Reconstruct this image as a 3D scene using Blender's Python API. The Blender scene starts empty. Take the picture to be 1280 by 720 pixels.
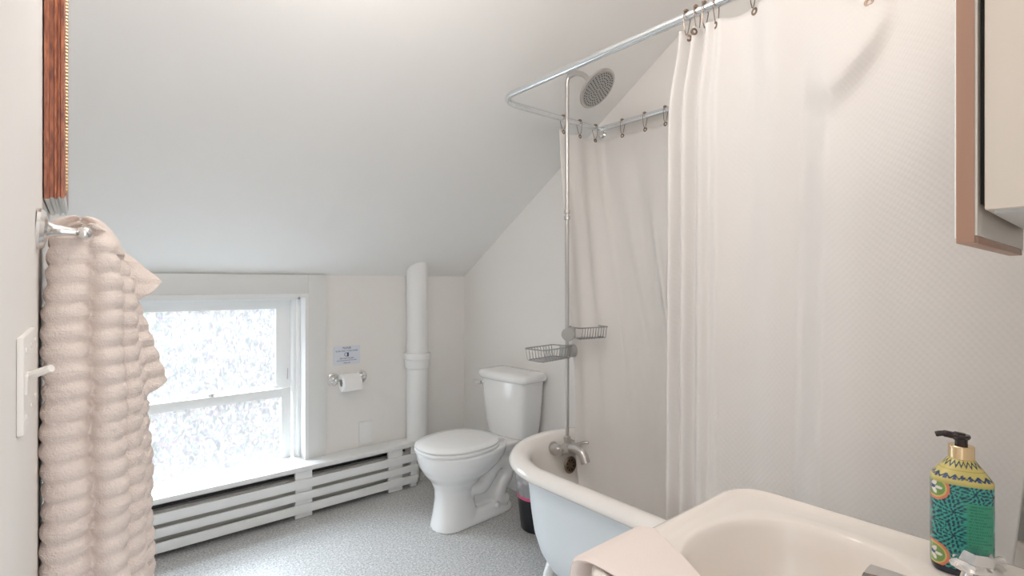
import bpy, bmesh, math, random
from mathutils import Vector, Matrix
random.seed(7)
PI = math.pi
C = bpy.context.scene.collection
sc = bpy.context.scene

# ------------------------------------------------------------------ materials
def mat(name, col, rough=.5, metal=0., coat=0., spec=.5, bump=None, trans=0.):
    m = bpy.data.materials.new(name); m.use_nodes = True
    b = m.node_tree.nodes['Principled BSDF']
    b.inputs['Base Color'].default_value = (*col, 1)
    b.inputs['Roughness'].default_value = rough
    b.inputs['Metallic'].default_value = metal
    b.inputs['Coat Weight'].default_value = coat
    b.inputs['Specular IOR Level'].default_value = spec
    if bump:
        scale, strength, dist = bump
        nt = m.node_tree
        tc = nt.nodes.new('ShaderNodeTexCoord'); n = nt.nodes.new('ShaderNodeTexNoise'); bp = nt.nodes.new('ShaderNodeBump')
        n.inputs['Scale'].default_value = scale; n.inputs['Detail'].default_value = 4
        bp.inputs['Strength'].default_value = strength; bp.inputs['Distance'].default_value = dist
        nt.links.new(tc.outputs['Object'], n.inputs['Vector']); nt.links.new(n.outputs['Fac'], bp.inputs['Height'])
        nt.links.new(bp.outputs['Normal'], b.inputs['Normal'])
    return m

M = {}
M['wall'] = mat('wall_paint', (.83, .81, .785), .6, spec=.3, bump=(9, .12, .01))
M['ceiling'] = mat('ceiling_paint', (.87, .865, .85), .75, spec=.2, bump=(6, .15, .012))
M['trim'] = mat('trim_paint', (.84, .845, .84), .35)
M['casing'] = mat('casing_paint', (.76, .765, .75), .45)
M['porcelain'] = mat('porcelain', (.88, .88, .875), .12, coat=.5)
M['seat'] = mat('seat_enamel', (.88, .885, .88), .2)
M['enamel'] = mat('tub_enamel', (.86, .835, .80), .16, coat=.4)
M['tubcool'] = mat('tub_outer_windowlit', (.80, .85, .88), .3)  # white shell; bluish cast of the window light is put into its colour
M['sink'] = mat('sink_enamel', (.84, .785, .73), .15, coat=.4)
M['chrome'] = mat('chrome', (.78, .77, .76), .12, 1)
M['rodsteel'] = mat('rod_steel', (.80, .83, .85), .22, 1)
M['nickel'] = mat('brushed_nickel', (.60, .58, .565), .32, 1)
M['wire'] = mat('basket_wire', (.46, .46, .47), .25, 1)
M['bronze'] = mat('hook_bronze', (.30, .22, .17), .35, 1)
M['dark'] = mat('dark_rubber_and_shade', (.015, .015, .015), .5)
M['black'] = mat('black_plastic', (.016, .018, .022), .35)
M['blackglossy'] = mat('pump_plastic', (.025, .016, .016), .22)
M['gold'] = mat('gold_collar', (.86, .66, .40), .22, 1)
M['plate'] = mat('switch_plastic', (.84, .81, .77), .35)
M['paper'] = mat('toilet_paper', (.87, .87, .86), .9, spec=.1, bump=(160, .2, .002))
M['card'] = mat('sign_card', (.72, .76, .83), .5)
M['ink'] = mat('sign_ink', (.05, .07, .16), .6)
M['pink'] = mat('pink_band', (.75, .12, .27), .4)
M['sticker'] = mat('sticker', (.55, .42, .42), .4)
M['cabinet'] = mat('cabinet_paint', (.73, .66, .58), .4)
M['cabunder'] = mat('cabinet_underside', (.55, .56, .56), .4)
M['doorbrown'] = mat('door_edge_brown', (.40, .235, .165), .4)  # plain brown for the cabinet door's rails and edges
M['doorback'] = mat('door_back_panel', (.66, .62, .57), .25)
M['fin'] = mat('heater_fin', (.50, .49, .46), .5)
M['flap'] = mat('heater_back', (.62, .60, .57), .5)
M['clamp'] = mat('clamp_plastic', (.42, .42, .41), .4)
M['handtowel'] = mat('flat_towel', (.82, .73, .69), .9, spec=.1, bump=(420, .35, .002))

def nodes(m): return m.node_tree.nodes, m.node_tree.links, m.node_tree.nodes['Principled BSDF']

# speckled sheet floor
m = M['floor'] = mat('speckled_floor', (.4, .4, .4), .42, spec=.4)
N, L, b = nodes(m)
tc = N.new('ShaderNodeTexCoord')
n1 = N.new('ShaderNodeTexNoise'); n1.inputs['Scale'].default_value = 115; n1.inputs['Detail'].default_value = 3; n1.inputs['Roughness'].default_value = .8
v1 = N.new('ShaderNodeTexVoronoi'); v1.inputs['Scale'].default_value = 150
r1 = N.new('ShaderNodeValToRGB')
for e, (p, c) in zip([r1.color_ramp.elements[0], r1.color_ramp.elements[1]], [(.35, (.20, .195, .19, 1)), (.65, (.82, .82, .81, 1))]):
    e.position = p; e.color = c
e = r1.color_ramp.elements.new(.5); e.color = (.50, .50, .497, 1)
mx = N.new('ShaderNodeMixRGB'); mx.blend_type = 'MIX'; mx.inputs['Fac'].default_value = .3
L.new(tc.outputs['Object'], n1.inputs['Vector']); L.new(tc.outputs['Object'], v1.inputs['Vector'])
L.new(n1.outputs['Fac'], r1.inputs['Fac'])
bw = N.new('ShaderNodeRGBToBW'); r2 = N.new('ShaderNodeValToRGB')
r2.color_ramp.elements[0].color = (.30, .297, .293, 1); r2.color_ramp.elements[1].color = (.70, .70, .70, 1)
L.new(v1.outputs['Color'], bw.inputs['Color']); L.new(bw.outputs['Val'], r2.inputs['Fac'])
L.new(r1.outputs['Color'], mx.inputs['Color1']); L.new(r2.outputs['Color'], mx.inputs['Color2'])
L.new(mx.outputs['Color'], b.inputs['Base Color'])

# woven shower curtain cloth: small raised diamonds, light passes through
def curtain_mat(name, col, dots, through):
    m = mat(name, col, .62, spec=.35)
    N, L, b = nodes(m)
    out = N['Material Output']
    tr = N.new('ShaderNodeBsdfTranslucent'); tr.inputs['Color'].default_value = (*col, 1)
    ms = N.new('ShaderNodeMixShader'); ms.inputs['Fac'].default_value = through
    L.new(b.outputs['BSDF'], ms.inputs[1]); L.new(tr.outputs['BSDF'], ms.inputs[2]); L.new(ms.outputs['Shader'], out.inputs['Surface'])
    if dots:
        uv = N.new('ShaderNodeUVMap'); mp = N.new('ShaderNodeMapping'); mp.inputs['Rotation'].default_value = (0, 0, PI / 4)
        ck = N.new('ShaderNodeTexVoronoi'); ck.voronoi_dimensions = '2D'; ck.inputs['Scale'].default_value = 92; ck.inputs['Randomness'].default_value = 0
        mr = N.new('ShaderNodeMapRange'); mr.inputs['From Min'].default_value = .15; mr.inputs['From Max'].default_value = .55; mr.inputs['To Min'].default_value = 1; mr.inputs['To Max'].default_value = 0
        bp = N.new('ShaderNodeBump'); bp.inputs['Strength'].default_value = .25; bp.inputs['Distance'].default_value = .001
        L.new(uv.outputs['UV'], mp.inputs['Vector']); L.new(mp.outputs['Vector'], ck.inputs['Vector'])
        L.new(ck.outputs['Distance'], mr.inputs['Value']); L.new(mr.outputs['Result'], bp.inputs['Height']); L.new(bp.outputs['Normal'], b.inputs['Normal'])
        mr2 = N.new('ShaderNodeMapRange'); mr2.inputs['To Min'].default_value = .7; mr2.inputs['To Max'].default_value = .42
        L.new(mr.outputs['Result'], mr2.inputs['Value']); L.new(mr2.outputs['Result'], b.inputs['Roughness'])
    return m
M['curtain'] = curtain_mat('curtain_cloth', (.86, .84, .822), True, .22)
M['liner'] = curtain_mat('rear_curtain_cloth', (.885, .87, .852), False, .22)

# bath towel terry
m = M['towel'] = mat('terry_cloth', (.80, .705, .655), .95, spec=.08)
N, L, b = nodes(m)
tc = N.new('ShaderNodeTexCoord'); nz = N.new('ShaderNodeTexNoise'); nz.inputs['Scale'].default_value = 330; nz.inputs['Detail'].default_value = 3
mp = N.new('ShaderNodeMapping'); mp.inputs['Scale'].default_value = (14, 14, 150)
nb = N.new('ShaderNodeTexNoise'); nb.inputs['Scale'].default_value = 1; nb.inputs['Detail'].default_value = 2
ad = N.new('ShaderNodeMath'); ad.operation = 'ADD'
bp = N.new('ShaderNodeBump'); bp.inputs['Strength'].default_value = .7; bp.inputs['Distance'].default_value = .004
L.new(tc.outputs['Object'], nz.inputs['Vector']); L.new(tc.outputs['Object'], mp.inputs['Vector']); L.new(mp.outputs['Vector'], nb.inputs['Vector'])
L.new(nz.outputs['Fac'], ad.inputs[0]); L.new(nb.outputs['Fac'], ad.inputs[1]); L.new(ad.outputs['Value'], bp.inputs['Height'])
L.new(bp.outputs['Normal'], b.inputs['Normal'])

# red-brown wood of the mirror frame
m = M['redwood'] = mat('red_brown_wood', (.3, .1, .05), .3, coat=.5)
N, L, b = nodes(m)
tc = N.new('ShaderNodeTexCoord'); mp = N.new('ShaderNodeMapping'); mp.inputs['Scale'].default_value = (60, 60, 9)
nz = N.new('ShaderNodeTexNoise'); nz.inputs['Scale'].default_value = 4; nz.inputs['Detail'].default_value = 6
r = N.new('ShaderNodeValToRGB'); r.color_ramp.elements[0].position = .3; r.color_ramp.elements[0].color = (.16, .035, .018, 1)
r.color_ramp.elements[1].position = .7; r.color_ramp.elements[1].color = (.50, .17, .075, 1)
L.new(tc.outputs['Object'], mp.inputs['Vector']); L.new(mp.outputs['Vector'], nz.inputs['Vector']); L.new(nz.outputs['Fac'], r.inputs['Fac']); L.new(r.outputs['Color'], b.inputs['Base Color'])
M['goldbead'] = mat('gilt_beading', (.52, .36, .20), .35, .8)
M['mirror'] = mat('mirror_glass', (.9, .9, .9), .02, 1)
M['silver'] = mat('pale_underside', (.62, .60, .58), .3, .7)  # paler, more metallic tone for the frame's downward faces

# rain-patterned window glass: mostly clear, partly diffusing
m = M['pane'] = bpy.data.materials.new('rain_glass'); m.use_nodes = True
N = m.node_tree.nodes; L = m.node_tree.links; out = N['Material Output']; N.remove(N['Principled BSDF'])
tc = N.new('ShaderNodeTexCoord'); mp = N.new('ShaderNodeMapping'); mp.inputs['Scale'].default_value = (1.0, 1, .6)
v = N.new('ShaderNodeTexVoronoi'); v.inputs['Scale'].default_value = 115
nz = N.new('ShaderNodeTexNoise'); nz.inputs['Scale'].default_value = 60; nz.inputs['Detail'].default_value = 5; nz.inputs['Distortion'].default_value = 1.2
n2 = N.new('ShaderNodeTexNoise'); n2.inputs['Scale'].default_value = 7
r = N.new('ShaderNodeValToRGB'); r.color_ramp.elements[0].position = .34; r.color_ramp.elements[0].color = (.56, .575, .59, 1); r.color_ramp.elements[1].position = .58; r.color_ramp.elements[1].color = (.80, .80, .80, 1)
m2 = N.new('ShaderNodeMixRGB'); m2.blend_type = 'MIX'; m2.inputs['Fac'].default_value = .06
tp = N.new('ShaderNodeBsdfTransparent'); tl = N.new('ShaderNodeBsdfTranslucent'); tl.inputs['Color'].default_value = (.85, .87, .88, 1)
gl = N.new('ShaderNodeBsdfGlossy'); gl.inputs['Roughness'].default_value = .2
s1 = N.new('ShaderNodeMixShader'); s1.inputs['Fac'].default_value = .02; s2 = N.new('ShaderNodeMixShader'); s2.inputs['Fac'].default_value = .05
bp = N.new('ShaderNodeBump'); bp.inputs['Strength'].default_value = .5; bp.inputs['Distance'].default_value = .003
L.new(tc.outputs['Object'], mp.inputs['Vector']); L.new(mp.outputs['Vector'], nz.inputs['Vector']); L.new(mp.outputs['Vector'], v.inputs['Vector'])
L.new(nz.outputs['Fac'], r.inputs['Fac']); L.new(r.outputs['Color'], m2.inputs['Color1']); L.new(v.outputs['Color'], m2.inputs['Color2'])
L.new(m2.outputs['Color'], tp.inputs['Color']); L.new(nz.outputs['Fac'], bp.inputs['Height']); L.new(bp.outputs['Normal'], gl.inputs['Normal'])
L.new(tp.outputs['BSDF'], s1.inputs[1]); L.new(tl.outputs['BSDF'], s1.inputs[2]); L.new(s1.outputs['Shader'], s2.inputs[1]); L.new(gl.outputs['BSDF'], s2.inputs[2]); L.new(s2.outputs['Shader'], out.inputs['Surface'])

# thin translucent bin liner
m = M['bag'] = mat('bin_liner', (.62, .63, .66), .3)
N, L, b = nodes(m)
b.inputs['Alpha'].default_value = .62

def glow(name, col, s):
    m = bpy.data.materials.new(name); m.use_nodes = True
    b = m.node_tree.nodes['Principled BSDF']; b.inputs['Base Color'].default_value = (1, 1, 1, 1)
    b.inputs['Emission Color'].default_value = (*col, 1); b.inputs['Emission Strength'].default_value = s
    return m
M['globe'] = glow('lit_globe_warm', (1, .85, .75), 5)
M['dome'] = glow('lit_fill_globe', (1, .95, .91), 16)  # glow of the added fill globe

# ------------------------------------------------------------------ mesh helpers
def ring_loft(bm, rings, cap0=True, cap1=True):
    vs = [[bm.verts.new(p) for p in r] for r in rings]
    n = len(vs[0])
    for a, b in zip(vs, vs[1:]):
        for i in range(n):
            bm.faces.new((a[i], a[(i + 1) % n], b[(i + 1) % n], b[i]))
    if cap0: bm.faces.new(vs[0][::-1])
    if cap1: bm.faces.new(vs[-1])
    return vs

def box(bm, x0, x1, y0, y1, z0, z1, bev=.0, seg=2):
    t = bmesh.new()
    bmesh.ops.create_cube(t, size=1)
    bmesh.ops.scale(t, vec=(x1 - x0, y1 - y0, z1 - z0), verts=t.verts)
    bmesh.ops.translate(t, vec=((x0 + x1) / 2, (y0 + y1) / 2, (z0 + z1) / 2), verts=t.verts)
    if bev: bmesh.ops.bevel(t, geom=t.edges[:], offset=bev, segments=seg, affect='EDGES', profile=.6)
    merge(bm, t)

def merge(bm, t, mtx=None):
    me = bpy.data.meshes.new('tmp'); t.to_mesh(me); t.free()
    if mtx: me.transform(mtx)
    bm.from_mesh(me); bpy.data.meshes.remove(me)

def spline(pts, k=6):
    """Catmull-Rom through points"""
    P = [Vector(p) for p in pts]; P = [P[0] * 2 - P[1]] + P + [P[-1] * 2 - P[-2]]
    out = []
    for i in range(1, len(P) - 2):
        for j in range(k):
            t = j / k
            a, b, c, d = P[i - 1:i + 3]
            out.append(.5 * ((2 * b) + (c - a) * t + (2 * a - 5 * b + 4 * c - d) * t * t + (3 * b - a - 3 * c + d) * t ** 3))
    out.append(P[-2]); return out

def tube(bm, pts, r, n=12, cap=True, closed=False):
    """r: number or list of radii"""
    P = [Vector(p) for p in pts]; m_ = len(P)
    R = r if isinstance(r, (list, tuple)) else [r] * m_
    rings = []; prev = None
    for i, p in enumerate(P):
        if closed: d = (P[(i + 1) % m_] - P[i - 1])
        else: d = P[min(i + 1, m_ - 1)] - P[max(i - 1, 0)]
        d.normalize()
        if prev is None:
            u = d.orthogonal().normalized()
        else:
            u = (prev - d * prev.dot(d)); u = u.normalized() if u.length > 1e-6 else d.orthogonal().normalized()
        prev = u; w = d.cross(u)
        rings.append([p + (u * math.cos(2 * PI * k / n) + w * math.sin(2 * PI * k / n)) * R[i] for k in range(n)])
    if closed: rings.append(rings[0]); ring_loft(bm, rings, False, False)
    else: ring_loft(bm, rings, cap, cap)
    if closed: bmesh.ops.remove_doubles(bm, verts=bm.verts[:], dist=1e-6)

def lathe(bm, prof, mtx=None, n=32, cap=True):
    """prof: (radius, height) along +z; mtx places it"""
    t = bmesh.new()
    ring_loft(t, [[(max(r, 1e-4) * math.cos(2 * PI * k / n), max(r, 1e-4) * math.sin(2 * PI * k / n), z) for k in range(n)] for r, z in prof], cap, cap)
    merge(bm, t, mtx)

def axis(p, d):
    """matrix taking +z to direction d at p"""
    return Matrix.Translation(Vector(p)) @ Vector((0, 0, 1)).rotation_difference(Vector(d).normalized()).to_matrix().to_4x4()

def grid(bm, f, nu, nv, uvf=None):
    vs = [[bm.verts.new(f(i / nu, j / nv)) for j in range(nv + 1)] for i in range(nu + 1)]
    uvl = bm.loops.layers.uv.new('UVMap') if uvf else None
    for i in range(nu):
        for j in range(nv):
            fc = bm.faces.new((vs[i][j], vs[i + 1][j], vs[i + 1][j + 1], vs[i][j + 1]))
            if uvl:
                for lp, (a, b) in zip(fc.loops, ((i, j), (i + 1, j), (i + 1, j + 1), (i, j + 1))):
                    lp[uvl].uv = uvf(a / nu, b / nv)
    return vs

def obj(name, bm, material, parent=None, smooth=True, angle=35, label=None):
    bmesh.ops.recalc_face_normals(bm, faces=bm.faces[:])
    me = bpy.data.meshes.new(name)
    if parent is not None:
        bmesh.ops.transform(bm, matrix=parent.matrix_basis.inverted() if not parent.parent else (parent.parent.matrix_basis @ parent.matrix_basis).inverted(), verts=bm.verts)
    bm.to_mesh(me); bm.free()
    if smooth:
        me.polygons.foreach_set('use_smooth', [True] * len(me.polygons))
        me.set_sharp_from_angle(angle=math.radians(angle))
    for mm in (material if isinstance(material, (list, tuple)) else [material]): me.materials.append(mm)
    o = bpy.data.objects.new(name, me); C.objects.link(o)
    if parent is not None: o.parent = parent
    if label: o['label'] = label
    return o

def thing(name, label, cat, loc=(0, 0, 0), rotz=0, group=None):
    o = bpy.data.objects.new(name, None); C.objects.link(o)
    o.empty_display_size = .05
    o.matrix_basis = Matrix.Translation(Vector(loc)) @ Matrix.Rotation(rotz, 4, 'Z')
    o['label'] = label; o['category'] = cat
    if group: o['group'] = group
    return o
def tag(o, label, cat, group=None):
    o['label'] = label; o['category'] = cat
    if group: o['group'] = group
    return o
def struct(name, bm, m, parent=None, **k):
    o = obj(name, bm, m, parent, **k)
    if parent is None: o['kind'] = 'structure'
    return o
def BM(): return bmesh.new()
def B(*a, **k):
    bm = BM(); box(bm, *a, **k); return bm

# ------------------------------------------------------------------ room shell
XL, XE, YW, YN = -.05, 1.98, 2.87, -.02      # left wall, end wall, window wall, near wall
ZK, SL, ZC = 1.27, .63, 2.46                 # knee height, slope, flat ceiling
YF = YW - (ZC - ZK) / SL
T = .12
WX0, WX1, WZ0, WZ1 = .06, .947, .27, 1.168   # window opening
struct('floor', B(XL - T, XE + T, YN - T, YW + T, -.06, 0), M['floor'], smooth=False)
bm = BM()   # window wall with its opening
box(bm, XL - T, WX0, YW, YW + .22, 0, ZK + .25); box(bm, WX1, XE + T, YW, YW + .22, 0, ZK + .25)
box(bm, WX0, WX1, YW, YW + .22, 0, .235); box(bm, WX0, WX1, YW, YW + .22, WZ1, ZK + .25)
struct('wall_window', bm, M['wall'], smooth=False)
def gable(x0, x1):
    bm = BM()
    pr = [(YN - T, 0), (YW + T, 0), (YW + T, ZK), (YW, ZK), (YF, ZC), (YN - T, ZC)]
    pr = [(YN - T, 0), (YW, 0), (YW, ZK + .03), (YF, ZC + .03), (YN - T, ZC + .03)]
    a = [bm.verts.new((x0, y, z)) for y, z in pr]; b = [bm.verts.new((x1, y, z)) for y, z in pr]
    n = len(pr)
    for i in range(n): bm.faces.new((a[i], a[(i + 1) % n], b[(i + 1) % n], b[i]))
    bm.faces.new(a[::-1]); bm.faces.new(b); return bm
struct('wall_end', gable(XE, XE + T), M['wall'], smooth=False)
struct('wall_left', gable(XL - T, XL), M['wall'], smooth=False)
bm = BM()   # near wall: door opening beside the left wall, the camera stands in it
box(bm, .50, XE + T, YN - T, YN, 0, ZC); box(bm, XL - T, .50, YN - T, YN, 2.06, ZC)
struct('wall_near', bm, M['wall'], smooth=False)
bm = BM()
pr = [(YW + T, ZK - SL * T), (YF, ZC), (YN - T, ZC), (YN - T, ZC + T), (YF - .03, ZC + T), (YW + T, ZK - SL * T + T * 1.3)]
a = [bm.verts.new((XL - T, y, z)) for y, z in pr]; b_ = [bm.verts.new((XE + T, y, z)) for y, z in pr]
for i in range(6): bm.faces.new((a[i], a[(i + 1) % 6], b_[(i + 1) % 6], b_[i]))
bm.faces.new(a[::-1]); bm.faces.new(b_)
struct('ceiling', bm, M['ceiling'], smooth=False)
struct('baseboard_end', B(XE - .016, XE, YN, 2.80, 0, .125, bev=.004), M['trim'])
# flat casing boards around the window
bm = BM(); box(bm, WX1, 1.043, YW - .018, YW, WZ0 - .02, ZK, bev=.002)
struct('trim_1', bm, M['casing'])
bm = BM(); box(bm, XL, WX1, YW - .016, YW, WZ1, ZK, bev=.002)
struct('trim_2', bm, M['casing'])
bm = BM(); box(bm, XL, WX0, YW - .018, YW, WZ0 - .02, WZ1, bev=.002)
struct('trim_3', bm, M['casing'])

# ------------------------------------------------------------------ window
win = bpy.data.objects.new('window_1', None); C.objects.link(win); win.location = (.5, 2.95, WZ0); win['kind'] = 'structure'
win.matrix_basis = Matrix.Translation((.5, 2.95, WZ0))
bm = BM()  # jambs, head, stops
for s, x in ((1, WX1), (-1, WX0)):
    xs = sorted((x, x - s * .018)); box(bm, *xs, YW - .022, YW + .2, WZ0, WZ1)
    xs = sorted((x - s * .018, x - s * .036)); box(bm, *xs, YW + .055, YW + .075, WZ0, WZ1 - .018, bev=.003)
    xs = sorted((x - s * .018, x - s * .05)); box(bm, *xs, YW + .075, YW + .2, WZ0, WZ1 - .018, bev=.002)
box(bm, WX0 + .018, WX1 - .018, YW - .0215, YW + .2, WZ1 - .018, WZ1)
box(bm, WX0 + .02, WX1 - .02, YW + .055, YW + .075, WZ1 - .034, WZ1 - .018, bev=.003)
obj('window_frame', bm, M['trim'], win)
def sash(name, x0, x1, z0, z1, gx0, gx1, gz0, gz1, y0, y1):
    bm = BM()
    box(bm, x0, gx0, y0, y1, z0, z1, bev=.003); box(bm, gx1, x1, y0, y1, z0, z1, bev=.003)
    box(bm, gx0 - .002, gx1 + .002, y0, y1, z0, gz0, bev=.003); box(bm, gx0 - .002, gx1 + .002, y0, y1, gz1, z1, bev=.003)
    o = obj(name, bm, M['trim'], win)
    pane = obj('pane', B(gx0 - .004, gx1 + .004, (y0 + y1) / 2 - .002, (y0 + y1) / 2 + .002, gz0 - .004, gz1 + .004), M['pane'], o, smooth=False)
    return o
sash('upper_sash', .075, .90, .63, WZ1 - .018, .135, .82, .665, 1.085, 2.995, 3.025)
lo = sash('lower_sash', .085, .888, WZ0 - .03, .652, .14, .838, .262, .605, 2.955, 2.985)
bm = BM()  # sash lock on the meeting rail
lathe(bm, [(.0, 0), (.017, 0), (.017, .006), (.010, .012), (0, .013)], axis((.505, 2.975, .652), (0, 0, 1)), 16)
tube(bm, spline([(.49, 2.968, .660), (.515, 2.964, .666), (.535, 2.958, .668)]), .0045, 8)
obj('sash_lock', bm, M['nickel'], win)
bm = BM(); box(bm, .866, .871, 2.95, 2.957, .70, .76, bev=.001)
obj('sash_latch', bm, M['nickel'], win)

# ------------------------------------------------------------------ baseboard heater cover (sill board is its top)
hc = thing('heater_cover', 'long white slatted wooden heater cover running under the frosted window', 'heater cover', (.75, 2.81, 0))
bm = BM(); box(bm, XL + .002, 1.575, 2.745, 2.868, .248, .272, bev=.003); obj('top_board', bm, M['trim'], hc)
obj('window_sill', B(WX0, WX1, 2.8685, 2.96, .236, .272, bev=.001), M['trim'], win)
for z0, z1 in ((.158, .203), (.098, .137), (.030, .074)):
    obj('slat', B(XL + .002, 1.56, 2.748, 2.762, z0, z1, bev=.002), M['trim'], hc)
for x0, x1 in ((.852, .938), (1.375, 1.465), (1.520, 1.560), (.10, .18)):
    obj('support_post', B(x0, x1, 2.763, 2.785, .002, .247, bev=.002), M['trim'], hc)
ht = thing('baseboard_heater', 'beige fin heater behind the slats of the white cover', 'heater', (.75, 2.84, 0))
bm = BM(); box(bm, XL + .003, 1.50, 2.835, 2.865, .03, .236, bev=.003)
obj('back_panel', bm, M['flap'], ht)
bm = BM(); box(bm, XL + .003, 1.50, 2.80, 2.812, .212, .222, bev=.001); box(bm, XL + .003, 1.50, 2.80, 2.83, .016, .03, bev=.001)
obj('dark_strips', bm, M['dark'], ht)  # two thin dark strips, near the top and bottom of the panel
bm = BM(); box(bm, XL + .01, 1.49, 2.80, 2.834, .06, .2, bev=.004)
obj('front_panel', bm, M['flap'], ht)
bm = BM(); tube(bm, [(1.49, 2.815, .12), (1.60, 2.815, .12), (1.615, 2.815, .10), (1.618, 2.815, 0)], .009, 10)
obj('supply_pipe', bm, M['fin'], ht)

# ------------------------------------------------------------------ soil stack
st = thing('soil_pipe', 'white painted vertical drain pipe with belled joint beside the window wall corner', 'pipe', (1.59, 2.80, 0))
bm = BM(); lathe(bm, [(.064, .273), (.064, .735), (.064, 1.36)], Matrix.Translation((1.585, 2.803, 0)), 40)
obj('pipe', bm, M['trim'], st)
bm = BM(); lathe(bm, [(.066, .705), (.072, .71), (.075, .745), (.076, .76), (.081, .765), (.082, .79), (.079, .798), (.066, .80)], Matrix.Translation((1.585, 2.803, 0)), 40)
obj('bell_joint', bm, M['trim'], st)

# ------------------------------------------------------------------ wall items
def text(body, size, loc, parent, m_, name='lettering', extrude=.0003):
    cu = bpy.data.curves.new(name, 'FONT'); cu.body = body; cu.size = size; cu.align_x = 'CENTER'; cu.align_y = 'CENTER'; cu.extrude = extrude
    t = bpy.data.objects.new('tmp', cu); C.objects.link(t)
    me = bpy.data.meshes.new_from_object(t.evaluated_get(bpy.context.evaluated_depsgraph_get()))
    bpy.data.objects.remove(t); bpy.data.curves.remove(cu)
    me.transform(Matrix.Translation(loc) @ Matrix.Rotation(PI / 2, 4, 'X'))
    bm = BM(); bm.from_mesh(me); bpy.data.meshes.remove(me)
    return obj(name, bm, m_, parent, smooth=False)
sg = thing('notice_card', 'small pale blue notice about flushing toilet paper above the paper roll', 'sign', (1.167, YW - .001, .812))
obj('card', B(1.090, 1.245, YW - .004, YW - .001, .760, .866), M['card'], sg, smooth=False)
text('PLEASE', .016, (1.167, YW - .0045, .855), sg, M['ink'])
text('FLUSH ONLY TOILET PAPER', .0105, (1.167, YW - .0045, .838), sg, M['ink'])
text('DO NOT FLUSH', .0115, (1.167, YW - .0045, .796), sg, M['ink'])
text('ANYTHING ELSE DOWN THE TOILET', .0070, (1.167, YW - .0045, .784), sg, M['ink'])
text('Thank you', .0095, (1.167, YW - .0045, .771), sg, M['ink'])
bm = BM()
lathe(bm, [(.011, 0), (.011, .0006), (.0085, .0006), (.0085, 0)], axis((1.163, YW - .004, .818), (0, -1, 0)), 24, cap=False)
box(bm, 1.168, 1.178, YW - .0046, YW - .004, .806, .829)
obj('roll_symbol', bm, M['ink'], sg)

tp = thing('paper_holder', 'chrome two-post toilet paper holder on the window wall', 'paper holder', (1.17, YW, .68))
for x in (1.090, 1.254):
    bm = BM(); lathe(bm, [(.036, 0), (.036, .004), (.030, .007), (.028, .010), (.021, .012), (.018, .016), (.009, .020), (.0065, .045), (.0, .045)], axis((x, YW - .0005, .683), (0, -1, 0)), 28)
    obj('rosette', bm, M['chrome'], tp)
    bm = BM(); bmesh.ops.create_uvsphere(bm, u_segments=14, v_segments=10, radius=.0095, matrix=Matrix.Translation((x, YW - .047, .683)))
    obj('post_knob', bm, M['chrome'], tp)
bm = BM(); tube(bm, [(1.090, YW - .047, .683), (1.254, YW - .047, .683)], .006, 12)
obj('spindle', bm, M['chrome'], tp)
rl = thing('toilet_roll', 'white toilet paper roll on the chrome holder', 'toilet roll', (1.17, YW - .055, .67))
bm = BM(); lathe(bm, [(.021, 0), (.048, 0), (.0495, .002), (.0495, .100), (.048, .102), (.021, .102)], axis((1.114, YW - .0545, .667), (1, 0, 0)), 40, cap=False)
box(bm, 1.116, 1.214, YW - .1045, YW - .1035, .628, .668)
obj('paper', bm, M['paper'], rl)
bm = BM(); lathe(bm, [(.0205, 0), (.0195, 0), (.0195, .102), (.0205, .102)], axis((1.114, YW - .0545, .667), (1, 0, 0)), 32, cap=False)
obj('cardboard_core', bm, M['fin'], rl)
ol = thing('blank_plate', 'white blank cover plate low on the wall under the paper roll', 'wall plate', (1.278, YW, .35))
obj('plate', B(1.238, 1.318, YW - .010, YW, .288, .418, bev=.003), M['trim'], ol)
for z in (.32, .386):
    bm = BM(); lathe(bm, [(.004, 0), (.004, .0015), (0, .002)], axis((1.278, YW - .010, z), (0, -1, 0)), 12)
    obj('screw', bm, M['trim'], ol)

# light switch on the left wall, beside the doorway
sw = thing('light_switch', 'white toggle light switch plate on the left wall below the towel bar', 'light switch', (XL, .80, 1.115))
obj('plate', B(XL, XL + .006, .72, .90, 1.065, 1.165, bev=.002), M['plate'], sw)
bm = BM(); box(bm, XL + .005, XL + .008, .73, .745, 1.105, 1.125, bev=.001); tube(bm, [(XL + .004, .76, 1.12), (XL + .026, .74, 1.130)], [.005, .004], 10)
obj('toggle', bm, M['plate'], sw)
for y in (.74, .81, .88):
    for z in (1.08, 1.15):
        bm = BM(); lathe(bm, [(.003, 0), (.003, .001), (0, .0015)], axis((XL + .006, y, z), (1, 0, 0)), 10)
        obj('screw', bm, M['plate'], sw)

# framed mirror seen edge-on
fm = thing('framed_mirror', 'red-brown wood framed mirror hung high on the left wall above the towel', 'mirror', (XL, 1.32, 1.366))
prof = [(0, .002), (0, .008), (.004, .0095), (.004, .014), (.001, .0155), (.001, .018), (.006, .020), (.006, .0225), (.003, .024), (.003, .0275), (.010, .030), (.022, .027), (.030, .016), (.034, .012), (.034, .002)]
def picture_frame(prof, y0, y1, z0, z1):
    bm = BM()
    rings = []
    for d, h in prof:
        rings.append([(XL + h, y0 + d, z0 + d), (XL + h, y1 - d, z0 + d), (XL + h, y1 - d, z1 - d), (XL + h, y0 + d, z1 - d)])
    ring_loft(bm, rings + [rings[0]], False, False)
    bmesh.ops.remove_doubles(bm, verts=bm.verts[:], dist=1e-6); return bm
fo = obj('frame', picture_frame(prof, 1.19, 1.47, 1.366, 1.98), [M['redwood'], M['silver']], fm, angle=20)
for p in fo.data.polygons:
    if p.normal.z < -.3 and p.center.z < .06: p.material_index = 1
bm = BM()
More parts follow.
